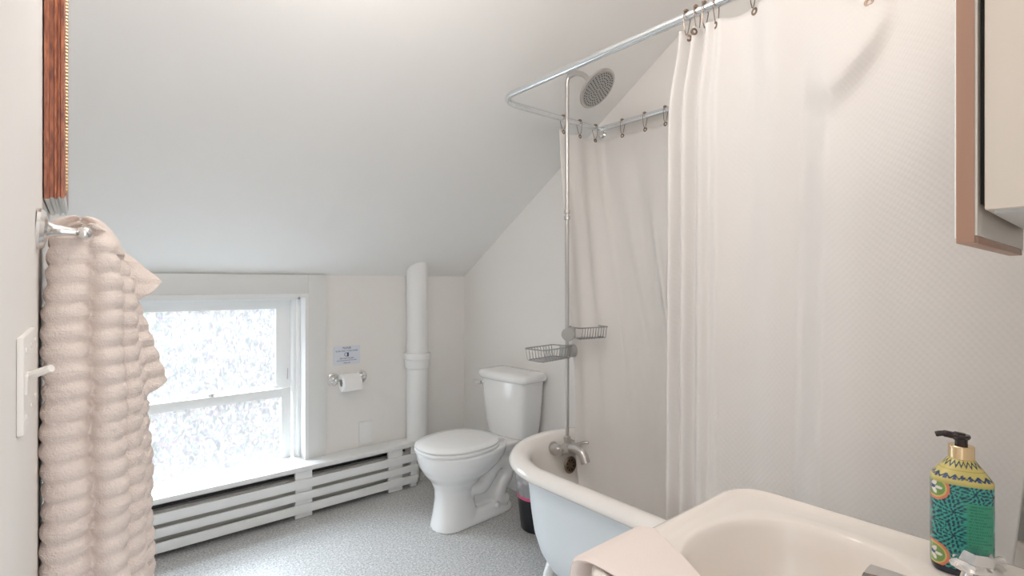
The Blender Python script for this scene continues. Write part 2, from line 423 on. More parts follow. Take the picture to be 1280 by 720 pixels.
for k in range(96):
    z = 1.385 + k * .006
    bmesh.ops.create_uvsphere(bm, u_segments=6, v_segments=5, radius=.0042, matrix=Matrix.Translation((XL + .0295, 1.207, z)))
o = obj('gilt_beading', bm, M['goldbead'], fm); o['kind'] = 'stuff'
obj('mirror_glass', B(XL + .008, XL + .012, 1.215, 1.445, 1.39, 1.955), M['mirror'], fm, smooth=False)

# towel bar + bath towel
tb = thing('towel_bar', 'chrome towel bar with ball finial on the left wall holding the pink towel', 'towel bar', (XL, 1.2, 1.30))
for y, n_ in ((1.04, 0), (1.46, 1)):
    bm = BM(); lathe(bm, [(.031, 0), (.031, .004), (.027, .009), (.014, .012), (.010, .018), (.0075, .03), (.0062, .042), (.007, .052), (.0, .054)], axis((XL + .0005, y, 1.302), (1, 0, -.05)), 28)
    obj('post', bm, M['chrome'], tb)
    bm = BM(); bmesh.ops.create_uvsphere(bm, u_segments=18, v_segments=12, radius=.0105, matrix=Matrix.Translation((.0045, y - .004 + .008 * n_, 1.2985)))
    obj('finial_ball', bm, M['chrome'], tb)
bm = BM(); tube(bm, [(.003, 1.045, 1.299), (.003, 1.455, 1.299)], .0075, 14)
obj('bar', bm, M['chrome'], tb)

def towel():
    bm = BM()
    def column(path, rx, ry, rib=.006, per=.0305, ph=0, k=64, rot=0):
        P = spline(path, k); n = 20; rings = []
        L_ = len(P)
        for i, p in enumerate(P):
            t = i / (L_ - 1)
            w = abs(math.sin(PI * (p.z + ph) / per)) ** .75
            env = min(1, t * 6) ** .6 if t < .17 else 1
            r1 = (rx(t) if callable(rx) else rx) * env + rib * (w - .6); r2 = (ry(t) if callable(ry) else ry) * env + rib * (w - .6)
            r1 = max(r1, .003); r2 = max(r2, .003)
            wob = .0018 * math.sin(37 * p.z + ph * 90)
            c, s = math.cos(rot), math.sin(rot)
            ring = []
            for q in range(n):
                a = 2 * PI * q / n
                x = r1 * math.cos(a) + wob; y = r2 * math.sin(a)
                jit = .0008 * math.sin(9 * a + p.z * 300)
                ring.append((p.x + c * x - s * y + jit, p.y + s * x + c * y, p.z))
            rings.append(ring)
        ring_loft(bm, rings)
    zb = .46
    # pile behind against the wall
    column([(-.018, 1.17, 1.327), (-.030, 1.15, 1.24), (-.032, 1.15, 1.0), (-.030, 1.15, zb + .03)], .013, .055, ph=.004)
    # near pair of folds
    column([(.000, 1.13, 1.325), (-.010, 1.10, 1.285), (-.0155, 1.088, 1.20), (-.0175, 1.08, 1.0), (-.016, 1.075, .8), (-.014, 1.075, zb)], lambda t: .027 + .004 * t, .036)
    column([(.016, 1.14, 1.328), (.0265, 1.105, 1.285), (.031, 1.10, 1.20), (.035, 1.09, 1.0), (.038, 1.085, .8), (.040, 1.085, zb)], lambda t: .0205 + .006 * t, .038, ph=.011)
    # folds further back on the room side
    column([(.012, 1.19, 1.335), (.045, 1.18, 1.25), (.058, 1.175, 1.12), (.062, 1.165, .95), (.066, 1.155, .75), (.066, 1.15, zb)], lambda t: .022 + .006 * t, .045, ph=.018)
    column([(.01, 1.24, 1.333), (.055, 1.235, 1.22), (.078, 1.23, 1.05), (.086, 1.22, .85), (.088, 1.21, zb + .05)], lambda t: .016 + .006 * t, .05, ph=.006)
    # crown lying over the bar
    column([(-.030, 1.16, 1.285), (-.022, 1.15, 1.318), (-.004, 1.145, 1.331), (.014, 1.15, 1.328), (.034, 1.16, 1.305), (.046, 1.165, 1.27)], .016, .05, rib=.001, k=16)
    column([(-.004, 1.10, 1.312), (.010, 1.095, 1.318), (.024, 1.10, 1.308)], .012, .03, rib=.001, k=8)
    # two corners that stick out towards the window
    def flap(pts, th, ribs):
        n = 90; rows = []
        (a, b, c, d) = [Vector(p) for p in pts]        # top-near, top-far(out), bottom-far, bottom-near
        fr = []; bk = []
        for i in range(n + 1):
            t = i / n; l = a.lerp(d, t); r_ = b.lerp(c, t)
            row = []
            for j in range(15):
                s = j / 14; p = l.lerp(r_, s)
                p = p + Vector((.006 * math.sin(PI * s) , -.012 * math.sin(PI * s), 0))
                rb = ribs * abs(math.sin(PI * p.z / .0305))
                row.append(p + Vector((.5 * rb, -rb, 0)))
            fr.append(row)
        off = Vector((-.1, 1, 0)).normalized() * th
        F_ = [[bm.verts.new(p) for p in row] for row in fr]; K_ = [[bm.verts.new(p + off) for p in row] for row in fr]
        for i in range(n):
            for j in range(14):
                bm.faces.new((F_[i][j], F_[i][j + 1], F_[i + 1][j + 1], F_[i + 1][j])); bm.faces.new((K_[i][j], K_[i + 1][j], K_[i + 1][j + 1], K_[i][j + 1]))
            bm.faces.new((F_[i][0], F_[i + 1][0], K_[i + 1][0], K_[i][0])); bm.faces.new((F_[i][14], K_[i][14], K_[i + 1][14], F_[i + 1][14]))
        for j in range(14):
            bm.faces.new((F_[0][j], K_[0][j], K_[0][j + 1], F_[0][j + 1])); bm.faces.new((F_[n][j], F_[n][j + 1], K_[n][j + 1], K_[n][j]))
    flap([(.012, 1.20, 1.325), (.040, 1.22, 1.305), (.126, 1.24, 1.224), (.066, 1.21, 1.178)], .016, .003)
    flap([(.040, 1.21, 1.28), (.065, 1.22, 1.255), (.132, 1.24, 1.028), (.066, 1.21, .995)], .018, .007)
    return bm
tw = obj('bath_towel', towel(), M['towel'])
tag(tw, 'pinkish white ribbed bath towel hanging in folds from the wall towel bar', 'towel')
rm = tw.modifiers.new('r', 'REMESH'); rm.mode = 'VOXEL'; rm.voxel_size = .0024; rm.use_smooth_shade = True
sm = tw.modifiers.new('s', 'SMOOTH'); sm.iterations = 1; sm.factor = .5

# ------------------------------------------------------------------ toilet
def egg(cx, a, b, z, n=48, k=2.2, back=1.0):
    out = []
    for i in range(n):
        t = 2 * PI * i / n; c, s = math.cos(t), math.sin(t)
        x = a * math.copysign(abs(c) ** (2 / k), c); y = b * math.copysign(abs(s) ** (2 / k), s)
        if c < 0: x *= back
        out.append((cx + x, y, z))
    return out
def rrect(cx, cy, hx, hy, z, n=48, k=5):
    return egg(cx, hx, hy, z, n, k) if cy == 0 else [(x, y + cy, zz) for x, y, zz in egg(cx, hx, hy, z, n, k)]
wc = thing('toilet', 'white two-piece toilet with closed lid standing in the corner by the end wall', 'toilet', (1.965, 2.243, 0), PI + math.radians(4))
MW = wc.matrix_basis
def lobj(name, bm, m_, root, **k):
    bmesh.ops.transform(bm, matrix=root.matrix_basis, verts=bm.verts); return obj(name, bm, m_, root, **k)
bm = BM()
ring_loft(bm, [egg(.50, .128, .098, .0, k=2.8), egg(.50, .124, .095, .02, k=2.8), egg(.502, .112, .086, .07, k=2.7), egg(.505, .100, .078, .14, k=2.5), egg(.502, .105, .084, .19, k=2.4),
               egg(.49, .135, .110, .232, k=2.3), egg(.472, .185, .145, .268), egg(.458, .222, .168, .305), egg(.452, .240, .181, .34), egg(.45, .247, .186, .368), egg(.45, .249, .187, .380), egg(.45, .244, .183, .387)])
# foot plate
ring_loft(bm, [rrect(.36, 0, .225, .098, 0, k=3.4), rrect(.36, 0, .222, .096, .02, k=3.4), rrect(.365, 0, .205, .080, .05, k=3), rrect(.37, 0, .19, .065, .065, k=3)])
# inner rear core and shelf under the tank
ring_loft(bm, [rrect(.30, 0, .15, .032, .03, k=3), rrect(.29, 0, .155, .036, .20, k=3), rrect(.27, 0, .18, .066, .28, k=3), rrect(.22, 0, .19, .11, .335, k=4), rrect(.20, 0, .19, .125, .37, k=5), rrect(.20, 0, .188, .124, .378, k=5)])
# raised trapway on each side
for s in (-1, 1):
    tube(bm, spline([(.44, s * .045, .18), (.37, s * .052, .17), (.315, s * .052, .215), (.265, s * .054, .265), (.205, s * .052, .25), (.19, s * .052, .19), (.235, s * .052, .135), (.245, s * .05, .085), (.20, s * .05, .05)], 6), .040, 14)
bw_ = lobj('bowl', bm, M['porcelain'], wc)
rm = bw_.modifiers.new('r', 'REMESH'); rm.mode = 'VOXEL'; rm.voxel_size = .0055; rm.use_smooth_shade = True
sm = bw_.modifiers.new('s', 'SMOOTH'); sm.iterations = 9; sm.factor = .5
bm = BM()
ring_loft(bm, [egg(.462, .236, .176, .388, back=.80), egg(.462, .245, .187, .390, back=.80), egg(.462, .247, .189, .400, back=.80), egg(.462, .241, .183, .4055, back=.80)])
lobj('seat', bm, M['seat'], wc)
bm = BM()
ring_loft(bm, [egg(.462, .230, .172, .4075, back=.80), egg(.462, .243, .184, .409, back=.80), egg(.462, .245, .186, .416, back=.80), egg(.462, .238, .179, .4225, back=.80), egg(.462, .19, .14, .4265, back=.80), egg(.462, .10, .08, .428, back=.80), egg(.462, .01, .01, .4285, back=.8)])
lobj('lid', bm, M['seat'], wc, angle=60)
for s in (-1, 1):
    bm = BM(); box(bm, .248, .285, s * .075 - .022, s * .075 + .022, .378, .410, bev=.006)
    lobj('hinge', bm, M['seat'], wc)
def tank_ring(z, x0, x1, hy, bow=.018, n=56, k=7):
    out = []
    for (x, y, zz) in rrect((x0 + x1) / 2, 0, (x1 - x0) / 2, hy, z, n, k):
        if x > (x0 + x1) / 2: x += bow * (1 - (y / hy) ** 2)
        out.append((x, y, zz))
    return out
bm = BM()
ring_loft(bm, [tank_ring(.372, .03, .150, .128), tank_ring(.380, .018, .160, .145), tank_ring(.45, .012, .168, .158), tank_ring(.56, .008, .176, .168), tank_ring(.688, .005, .184, .178)])
lobj('tank', bm, M['porcelain'], wc)
bm = BM()
ring_loft(bm, [tank_ring(.686, .0, .180, .178), tank_ring(.688, -.006, .192, .190), tank_ring(.695, -.01, .197, .195), tank_ring(.715, -.01, .198, .196), tank_ring(.728, -.006, .192, .190), tank_ring(.734, .008, .178, .174), tank_ring(.736, .05, .14, .12)])
lobj('tank_lid', bm, M['porcelain'], wc, angle=50)
bm = BM(); lathe(bm, [(.012, 0), (.012, .006), (.008, .010), (.008, .014)], axis((.188, -.142, .660), (1, 0, 0)), 16)
tube(bm, spline([(.206, -.142, .660), (.212, -.160, .661), (.208, -.190, .663)]), [.011] * 7 + [.012] * 6, 10)
lobj('flush_lever', bm, M['chrome'], wc)
for s in (-1, 1):
    bm = BM(); lathe(bm, [(.015, .0), (.015, .014), (.012, .022), (0, .025)], Matrix.Translation((.285, s * .086, .047)), 16)
    lobj('bolt_cap', bm, M['seat'], wc)

sv = thing('shutoff_valve', 'small dark water shutoff valve low on the end wall behind the toilet, under its tank', 'valve', (XE, 2.29, .19))
bm = BM(); lathe(bm, [(.018, 0), (.018, .004), (.008, .006), (.008, .04), (.013, .042), (.013, .07), (.004, .072)], axis((XE - .0165, 2.285, .19), (-1, 0, 0)), 16)
obj('valve_body', bm, M['chrome'], sv)
bm = BM(); lathe(bm, [(.0, 0), (.02, 0), (.021, .006), (.02, .012), (0, .013)], axis((XE - .085, 2.285, .19), (-1, 0, 0)), 16)
obj('handle', bm, M['black'], sv)
bm = BM(); tube(bm, spline([(XE - .055, 2.287, .20), (XE - .060, 2.292, .26), (XE - .085, 2.298, .32), (XE - .095, 2.300, .371)]), .006, 10)
obj('supply_hose', bm, M['nickel'], sv)

# ------------------------------------------------------------------ clawfoot tub
TX, TY, TA, TB = 1.532, .840, .372, .802      # centre, half width, half length of the rim outline
def outline(ins, z, n=96):
    a, b = TA - ins, TB - ins; st_ = max(b - a, 0); out = []
    for i in range(n):
        t = 2 * PI * i / n
        x = a * math.cos(t); y = a * math.sin(t) * 1.0
        y += st_ if math.sin(t) > 1e-6 else (-st_ if math.sin(t) < -1e-6 else 0)
        out.append((TX + x, TY + y, z))
    return out
tub = thing('clawfoot_tub', 'white freestanding clawfoot bathtub along the end wall inside the shower curtains', 'bathtub', (TX, TY, 0))
bm = BM()
inner = [(.27, .21), (.21, .212), (.165, .225), (.132, .26), (.114, .33), (.102, .43), (.092, .515), (.085, .553), (.072, .574), (.052, .584), (.028, .585), (.011, .577), (.003, .566), (.0, .556), (.004, .547), (.014, .544)]
ring_loft(bm, [outline(i, z) for i, z in inner], True, False)
obj('basin', bm, M['enamel'], tub, angle=60)
outer = [(.014, .544), (.045, .541), (.066, .528), (.076, .45), (.084, .37), (.096, .29), (.117, .225), (.148, .175), (.19, .142), (.24, .130)]
bm = BM(); ring_loft(bm, [outline(i, z) for i, z in outer], False, True)
obj('outer_shell', bm, M['tubcool'], tub, angle=60)
for sx in (-1, 1):
    for y in (1.40, .28):
        x = TX + sx * .155
        bm = BM()
        P = spline([(x + sx * -.035, y, .20), (x + sx * .0, y, .165), (x + sx * .03, y, .12), (x + sx * .02, y, .07), (x + sx * .025, y, .03), (x + sx * .045, y, .018)], 5)
        tube(bm, P, [.040 - .022 * math.sin(PI * min(1, i / (len(P) * .8))) * .9 + (.006 if i > len(P) * .8 else 0) for i in range(len(P))], 14)
        bmesh.ops.create_uvsphere(bm, u_segments=16, v_segments=10, radius=.026, matrix=Matrix.Translation((x + sx * .035, y, .026)))
        for dy in (-.018, 0, .018):
            tube(bm, spline([(x + sx * .03, y + dy * .7, .045), (x + sx * .058, y + dy, .028), (x + sx * .068, y + dy * 1.1, .008)]), [.009] * 7 + [.007] * 6, 8)
        obj('claw_foot', bm, M['trim'], tub)
bm = BM()   # overflow plate: ring, hub and spokes on a dark hole
oc = Vector((1.595, 1.524, .452)); od = Vector((0, -1, .05))
lathe(bm, [(.034, 0), (.036, .003), (.033, .006), (.026, .006), (.026, .001)], axis(oc, od), 28, cap=False)
for k in range(8):
    a = 2 * PI * k / 8
    tube(bm, [oc + Vector((.004 * math.cos(a), -.004, .004 * math.sin(a))), oc + Vector((.028 * math.cos(a), -.004, .028 * math.sin(a)))], .0034, 6)
lathe(bm, [(.010, .002), (.010, .007), (.0, .009)], axis(oc, od), 16)
ov = obj('overflow_plate', bm, M['bronze'], tub)
bm = BM(); lathe(bm, [(.0, .0005), (.027, .0005), (.027, .0015), (0, .0015)], axis(oc, od), 24)
obj('overflow_hole', bm, M['dark'], ov)

# ------------------------------------------------------------------ shower set on the tub
RX, RY = 1.57, 1.516
sh = thing('shower_riser', 'chrome tub faucet with tall riser pipe and round rain shower head', 'shower', (RX, RY, .55))
bm = BM()
FZ = .528
tube(bm, [(RX - .052, RY, FZ), (RX + .052, RY, FZ)], .020, 18)
for s in (-1, 1): lathe(bm, [(.020, 0), (.024, .004), (.024, .030), (.030, .034), (.030, .044)], axis((RX + s * .046, RY + .002, FZ), (0, 1, 0)), 20)
lathe(bm, [(.021, -.004), (.021, .018), (.013, .024), (.013, .034), (.015, .036), (.015, .05), (.008, .054)], Matrix.Translation((RX, RY, FZ)), 20)
obj('faucet_body', bm, M['nickel'], sh)
bm = BM(); tube(bm, spline([(RX + .0, RY - .01, FZ + .002), (RX, RY - .045, FZ + .010), (RX, RY - .085, FZ + .0), (RX, RY - .105, FZ - .035)]), [.015, .0155, .016, .0165, .017, .0172, .0175, .0175, .0175, .0178, .018, .018, .0182, .0184, .0186, .0188, .019, .019, .019], 16)
obj('spout', bm, M['nickel'], sh)
for s in (-1, 1):
    bm = BM(); lathe(bm, [(.019, 0), (.021, .004), (.021, .016), (.015, .022), (0, .024)], axis((RX + s * .048, RY, FZ), (s, -.25, 0)), 18)
    tube(bm, spline([(RX + s * .060, RY - .005, FZ + .006), (RX + s * .068, RY - .03, FZ + .018), (RX + s * .078, RY - .05, FZ + .020)]), .006, 8)
    obj('handle', bm, M['nickel'], sh)
bm = BM(); P = [(RX, RY, FZ + .045), (RX, RY, 1.2), (RX, RY, 2.03)] + [tuple(p) for p in spline([(RX, RY, 2.065), (RX, RY - .010, 2.088), (RX, RY - .026, 2.094)], 5)]
tube(bm, P, .0085, 14)
obj('riser_pipe', bm, M['nickel'], sh)
for z in (1.49, 1.515):
    bm = BM(); lathe(bm, [(.009, 0), (.0125, .001), (.0125, .016), (.009, .017)], Matrix.Translation((RX, RY, z)), 16)
    obj('pipe_collar', bm, M['nickel'], sh)
bm = BM(); tube(bm, spline([(RX, RY - .014, 2.092), (RX, RY - .05, 2.092), (RX + .0, RY - .095, 2.068), (RX + .004, RY - .128, 2.032)], 6), [.0135, .0135, .013, .013, .0125, .012, .012, .0115, .011, .011, .0105, .0105, .010, .010, .0095, .0095, .0095, .009, .009], 14)
obj('shower_arm', bm, M['nickel'], sh)
hd = Vector((.17, -.68, -.71)).normalized(); hp = Vector((RX + .012, 1.360, 1.998))
bm = BM(); Mx = axis(hp, hd)
lathe(bm, [(.0, -.052), (.012, -.052), (.014, -.040), (.012, -.034), (.018, -.026), (.060, -.016), (.082, -.010), (.086, -.004), (.086, .003), (.081, .006), (.075, .0035)], Mx, 40, cap=False)
shd = obj('shower_head', bm, M['nickel'], sh)
bm = BM(); lathe(bm, [(.0, .003), (.077, .003), (.077, .0045), (0, .0045)], Mx, 40)
obj('spray_face', bm, M['clamp'], shd)
bm = BM()
for ring, n in ((.012, 6), (.024, 12), (.036, 18), (.048, 24), (.060, 28), (.070, 32)):
    for k in range(n):
        a = 2 * PI * k / n
        lathe(bm, [(.0024, .004), (.0020, .0065)], Mx @ Matrix.Translation((ring * math.cos(a), ring * math.sin(a), 0)), 6)
nz_ = obj('spray_nozzles', bm, M['dark'], shd); nz_['kind'] = 'stuff'

# wire baskets clamped on the riser
def caddy(zc, side, label, y_rot, zk, L_):
    cd = thing('shower_basket', label, 'shower basket', (RX, RY, zc), 0, None)
    cx = RX + side * .145; hx, hy = .092, .052
    c, s = math.cos(y_rot), math.sin(y_rot)
    def W(x, y, z): # local about riser
        return (RX + c * x - s * y, RY + s * x + c * y, zc + z)
    x0, x1 = side * .030, side * L_
    def loop(z, ins):
        a, b = x0 + side * ins, x1 - side * ins
        pts = []
        for (px, py, t0) in ((b, -1, 0), (b, 1, 1), (a, 1, 2), (a, -1, 3)):
            pts.append((px, py * (hy - ins), z))
        # rounded corners
        out = []
        for i in range(4):
            p0, p1, p2 = Vector(pts[i - 1]), Vector(pts[i]), Vector(pts[(i + 1) % 4])
            d0 = (p0 - p1).normalized() * .014; d1 = (p2 - p1).normalized() * .014
            out += [p1 + d0, p1 + d0 * .3 + d1 * .3, p1 + d1]
        return [W(*p) for p in out]
    bm = BM()
    tube(bm, loop(.026, 0), .0026, 8, closed=True)
    obj('top_rim', bm, M['wire'], cd)
    bm = BM(); tube(bm, loop(-.020, .010), .0022, 8, closed=True)
    obj('bottom_rim', bm, M['wire'], cd)
    n = 9
    for k in range(n + 1):
        x = x0 + side * (.012 + (L_ - .054) * k / n)
        bm = BM(); tube(bm, [W(x, -hy, .026), W(x, -hy + .008, -.020), W(x, -hy + .012, -.022), W(x, hy - .012, -.022), W(x, hy - .008, -.020), W(x, hy, .026)], .0015, 6)
        obj('wire', bm, M['wire'], cd)
    bm = BM(); box(bm, min(0, side * .034), max(0, side * .034), -.016, .016, -.02, .026, bev=.004)
    bmesh.ops.transform(bm, matrix=Matrix.Translation((RX, RY, zc)) @ Matrix.Rotation(y_rot, 4, 'Z'), verts=bm.verts)
    obj('clamp', bm, M['clamp'], cd)
    bm = BM(); kd = Vector((-.62, -.8, 0)) if side > 0 else Vector((.9, -.25, 0))
    lathe(bm, [(.016, 0), (.027, .004), (.027, .022), (.024, .025), (0, .0255)], axis(Vector((RX, RY, zc + zk)) + kd.normalized() * .012, kd), 24)
    obj('clamp_knob', bm, M['clamp'], cd)
caddy(1.010, 1, 'upper chrome wire shower basket clamped on the riser, pointing right over the tub', -.15, .0, .185)
caddy(.938, -1, 'lower chrome wire shower basket clamped on the riser, pointing left towards the toilet', .12, .0, .215)

# ------------------------------------------------------------------ curtain rod
ZR = 1.97; FX, BX, EY = 1.305, 1.935, 1.650
rod = thing('curtain_rod', 'silver looped shower curtain rod hung over the bathtub', 'curtain rod', (1.62, .9, ZR))
bm = BM()
arc = [(FX + .10 - .10 * math.sin(t), EY - .10 + .10 * math.cos(t)) for t in [PI / 2 - i * PI / 2 / 10 for i in range(11)]]
arc = [(FX + .10 - .10 * math.cos(i * PI / 20), EY - .10 + .10 * math.sin(i * PI / 20)) for i in range(11)]
tube(bm, [(FX, YN + .002, ZR), (FX, .8, ZR)] + [(x, y, ZR) for x, y in arc] + [(BX + .004, EY, ZR)], .0125, 18)
obj('front_rod', bm, M['rodsteel'], rod)
bm = BM(); tube(bm, [(BX, EY + .006, ZR), (BX, .8, ZR), (BX, YN + .002, ZR)], .0125, 18)
obj('back_rod', bm, M['rodsteel'], rod)
bm = BM(); lathe(bm, [(.0, 0), (.024, .0), (.025, .004), (.022, .009), (.014, .012), (.014, .045), (.010, .05)], axis((XE - .0005, EY + .02, ZR - .006), (-1, -.3, .1)), 24)
obj('wall_flange', bm, M['chrome'], rod)
bm = BM(); lathe(bm, [(.0125, 0), (.0138, .001), (.0138, .012), (.0125, .013)], axis((FX, .86, ZR), (0, 1, 0)), 20, cap=False)
obj('coupling', bm, M['rodsteel'], rod)

# ------------------------------------------------------------------ shower curtains
def sstep(a, b, x):
    t = max(0, min(1, (x - a) / (b - a))); return t * t * (3 - 2 * t)
# front curtain: hangs from the front rod, foot tucked inside the tub
FY0, FY1 = .815, .10
def front_top(y):
    z = 1.928
    for a, b, s in ((.795, .765, .006), (.765, .74, .006), (.74, .71, .006), (.71, .61, .012)):
        if b <= y <= a: z -= s * math.sin(PI * (a - y) / (a - b))
    if y < .61: z -= .085 * math.exp(-((y - .36) / .10) ** 2) - .085 * math.exp(-(.25 / .10) ** 2)
    return z
def front_f(u, v):
    """u along the rod, v from top down"""
    y = FY0 + (FY1 - FY0) * u
    zt = front_top(y); zb_ = .33
    z = zt + (zb_ - zt) * v
    d = 1 - v
    bunch = sstep(.66, .78, y)
    x = 0
    ph = (FY0 - y) / .040 * 2 * PI
    x -= bunch * (.017 - .003 * v) * math.sin(ph + .5)
    x += (1 - bunch) * (.012) * math.sin((FY0 - y) / .16 * 2 * PI + .6) * (1 - .3 * v) * sstep(.40, .62, y)
    # broad ridge whose far side faces the window
    yr = .505 - .03 * d
    x -= .058 * (1 - sstep(yr - .065, yr + .02, y)) * sstep(.0, .3, v) * sstep(.02, .40, y + .1)
    x -= .010 * math.exp(-((y - .34 - .05 * d) / .05) ** 2) * sstep(.05, .4, v)
    # sagging pocket under the low grommet
    yc = .345 + .085 * sstep(.04, .17, v)
    tt = (y - yc) / (.055 if y > yc else .026)
    x -= .024 * math.exp(-tt * tt) * (1 - sstep(.13, .185, v)) * (.35 + .65 * sstep(0, .09, v))
    x += .010 * math.exp(-((y - .37) / .10) ** 2) * math.exp(-(v / .05) ** 2)
    # lower part fans out a little at the leading edge, near end gathers in
    yy = y + (.026 * sstep(0, .14, v) + .012 * v) * sstep(.60, FY0, y) + .055 * sstep(.30, .10, y) * sstep(.45, 1, v) * 1.0
    x -= .010 * sstep(0, .2, v) * bunch
    return (FX + x, yy, z)
bm = BM(); grid(bm, front_f, 260, 120, lambda a, b: (a * .95, b * 1.6))
cf = thing('shower_curtain', 'white woven front shower curtain bunched on the near side of the looped rod', 'shower curtain', (FX, .45, 1.93))
o = obj('cloth', bm, M['curtain'], cf, angle=80)
sd = o.modifiers.new('t', 'SOLIDIFY'); sd.thickness = .0014; sd.offset = 0
# rear curtain: from the far rod round the corner along the back rod
path = [(1.655, EY), (BX - .03, EY)] + [(BX - .03 + .03 * math.sin(t), EY - .03 + .03 * math.cos(t)) for t in [i * PI / 2 / 6 for i in range(1, 7)]] + [(BX, .55)]
seg = [0]
for a, b in zip(path, path[1:]): seg.append(seg[-1] + math.hypot(b[0] - a[0], b[1] - a[1]))
def along(s):
    for i in range(len(seg) - 1):
        if s <= seg[i + 1] + 1e-9:
            t = (s - seg[i]) / (seg[i + 1] - seg[i]); a, b = path[i], path[i + 1]
            dx, dy = b[0] - a[0], b[1] - a[1]; l = math.hypot(dx, dy)
            return a[0] + dx * t, a[1] + dy * t, dy / l, -dx / l
    return (*path[-1], -1, 0)
TOT = seg[-1]
RS = [.025, .135, .245, .405, .53, .635, .75, .90, 1.05, 1.2]   # hook positions along the rear rods
def rear_top(s):
    z = 1.922
    for a, b in zip(RS, RS[1:]):
        if a <= s <= b: z -= .010 * math.sin(PI * (s - a) / (b - a))
    return z
RB = .252                                                       # foot of the rear curtain follows the inside of the tub
def foot(u, r):
    cx, cy = TX, TY + TB - TA
    a0 = math.radians(72); la = r * a0; ls = .95
    d = u * (la + ls)
    if d < la:
        a = a0 - d / r; return cx + r * math.cos(a), cy + r * math.sin(a)
    return cx + r, cy - (d - la)
def rear_f(u, v):
    s = u * TOT; x, y, nx, ny = along(s)
    zt = rear_top(s); zb_ = .27
    z = zt + (zb_ - zt) * v
    amp = .35 + .65 * sstep(0, .3, v)
    off = amp * (.007 * math.sin(2 * PI * s / .125 + .6 + 1.3 * math.sin(s * 7)) + .006 * math.sin(2 * PI * s / .29 + 2.2 * v))
    off += .022 * math.exp(-((s - .50 - .07 * v) / .020) ** 2) * sstep(.12, .5, v) - .018 * math.exp(-((s - .33 - .10 * v) / .03) ** 2) * sstep(.05, .6, v)
    off *= 1 - .65 * sstep(.68, .84, v)
    fx, fy = foot(u, RB - .05 * sstep(.84, 1, v))
    k = sstep(-.25, .95, v) - sstep(-.25, .95, 0); k = min(1, k / (1 - sstep(-.25, .95, 0)))
    return (x + (fx - x) * k + nx * off, y + (fy - y) * k + ny * off, z)
bm = BM(); grid(bm, rear_f, 240, 90, lambda a, b: (a * TOT, b * 1.6))
cr = thing('shower_curtain', 'plain white rear shower curtain hanging against the end wall behind the riser', 'shower curtain', (BX, 1.2, 1.93))
o = obj('cloth', bm, M['liner'], cr, angle=80)
sd = o.modifiers.new('t', 'SOLIDIFY'); sd.thickness = .0014; sd.offset = 0

def grommet(p, d, parent):
    bm = BM(); lathe(bm, [(.0045, -.002), (.0095, -.002), (.010, 0), (.0095, .002), (.0045, .002), (.0045, -.002)], axis(p, d), 18, cap=False)
    return obj('grommet', bm, M['bronze'], parent)
ORD = ['first', 'second', 'third', 'fourth', 'fifth', 'sixth', 'seventh', 'eighth', 'ninth', 'tenth']
# one hook, copied
def hook_mesh():
    bm = BM()
    tube(bm, spline([(-.006, 0, -.050), (-.012, 0, -.044), (-.015, 0, -.028), (-.017, 0, -.006), (-.0125, 0, .0105), (0, 0, .0165), (.0125, 0, .0105), (.0155, 0, -.006), (.009, 0, -.030), (.003, 0, -.046), (-.003, 0, -.053), (-.008, 0, -.051)], 5), .0013, 6)
    return bm
def bead_mesh():
    bm = BM(); pts = []; rs = []
    for i in range(31):
        a = math.radians(35 + 110 * i / 30); pts.append((.0166 * math.cos(a), 0, .0166 * math.sin(a))); rs.append(.0014 + .0028 * abs(math.sin(PI * i / 30 * 5)))
    tube(bm, pts, rs, 8); return bm
hk0 = thing('curtain_hook', 'x', 'curtain hook', (0, 0, 0)); obj('wire', hook_mesh(), M['bronze'], hk0); obj('roller_beads', bead_mesh(), M['bronze'], hk0)
first = [True]
def put_hook(x, y, rz, label, group, tilt=0):
    if first[0]: o = hk0; first[0] = False
    else:
        o = hk0.copy(); C.objects.link(o)
        for ch in list(hk0.children):
            c = ch.copy(); C.objects.link(c); c.parent = o
    o.location = (x, y, ZR); o.rotation_euler = (0, tilt, rz); o['label'] = label; o['group'] = group
for k, s in enumerate(RS):
    x, y, nx, ny = along(s); u = s / TOT
    if s < .25:
        lab = ['bronze hook at the free end of the rear curtain, beside the riser', 'middle bronze hook on the short far rod between riser and corner', 'bronze hook closest to the corner flange on the short far rod'][k]
        put_hook(x, EY, PI / 2, lab, 'rear curtain hooks')
    else:
        put_hook(BX, y, 0, f'bronze hook on the back rod, {ORD[k - 3]} to the right of the corner flange', 'rear curtain hooks')
    q = Vector(rear_f(u, .008)); grommet(q, (nx, ny, 0), cr)
FYS = [.795, .765, .740, .710, .610, .14]
for k, y in enumerate(FYS):
    lab = 'bronze hook at the near hidden end of the front rod' if k == 5 else f'bronze hook on the front rod, {ORD[k]} from the leading edge of the front curtain'
    put_hook(FX, y, PI if k % 2 else 0, lab, 'front curtain hooks')
for y in FYS + [.36]:
    u = (FY0 - y) / (FY0 - FY1); q = Vector(front_f(u, .010)); q1 = Vector(front_f(u + .01, .010)); t = (q1 - q); grommet(q, (t.y, -t.x, 0), cf)

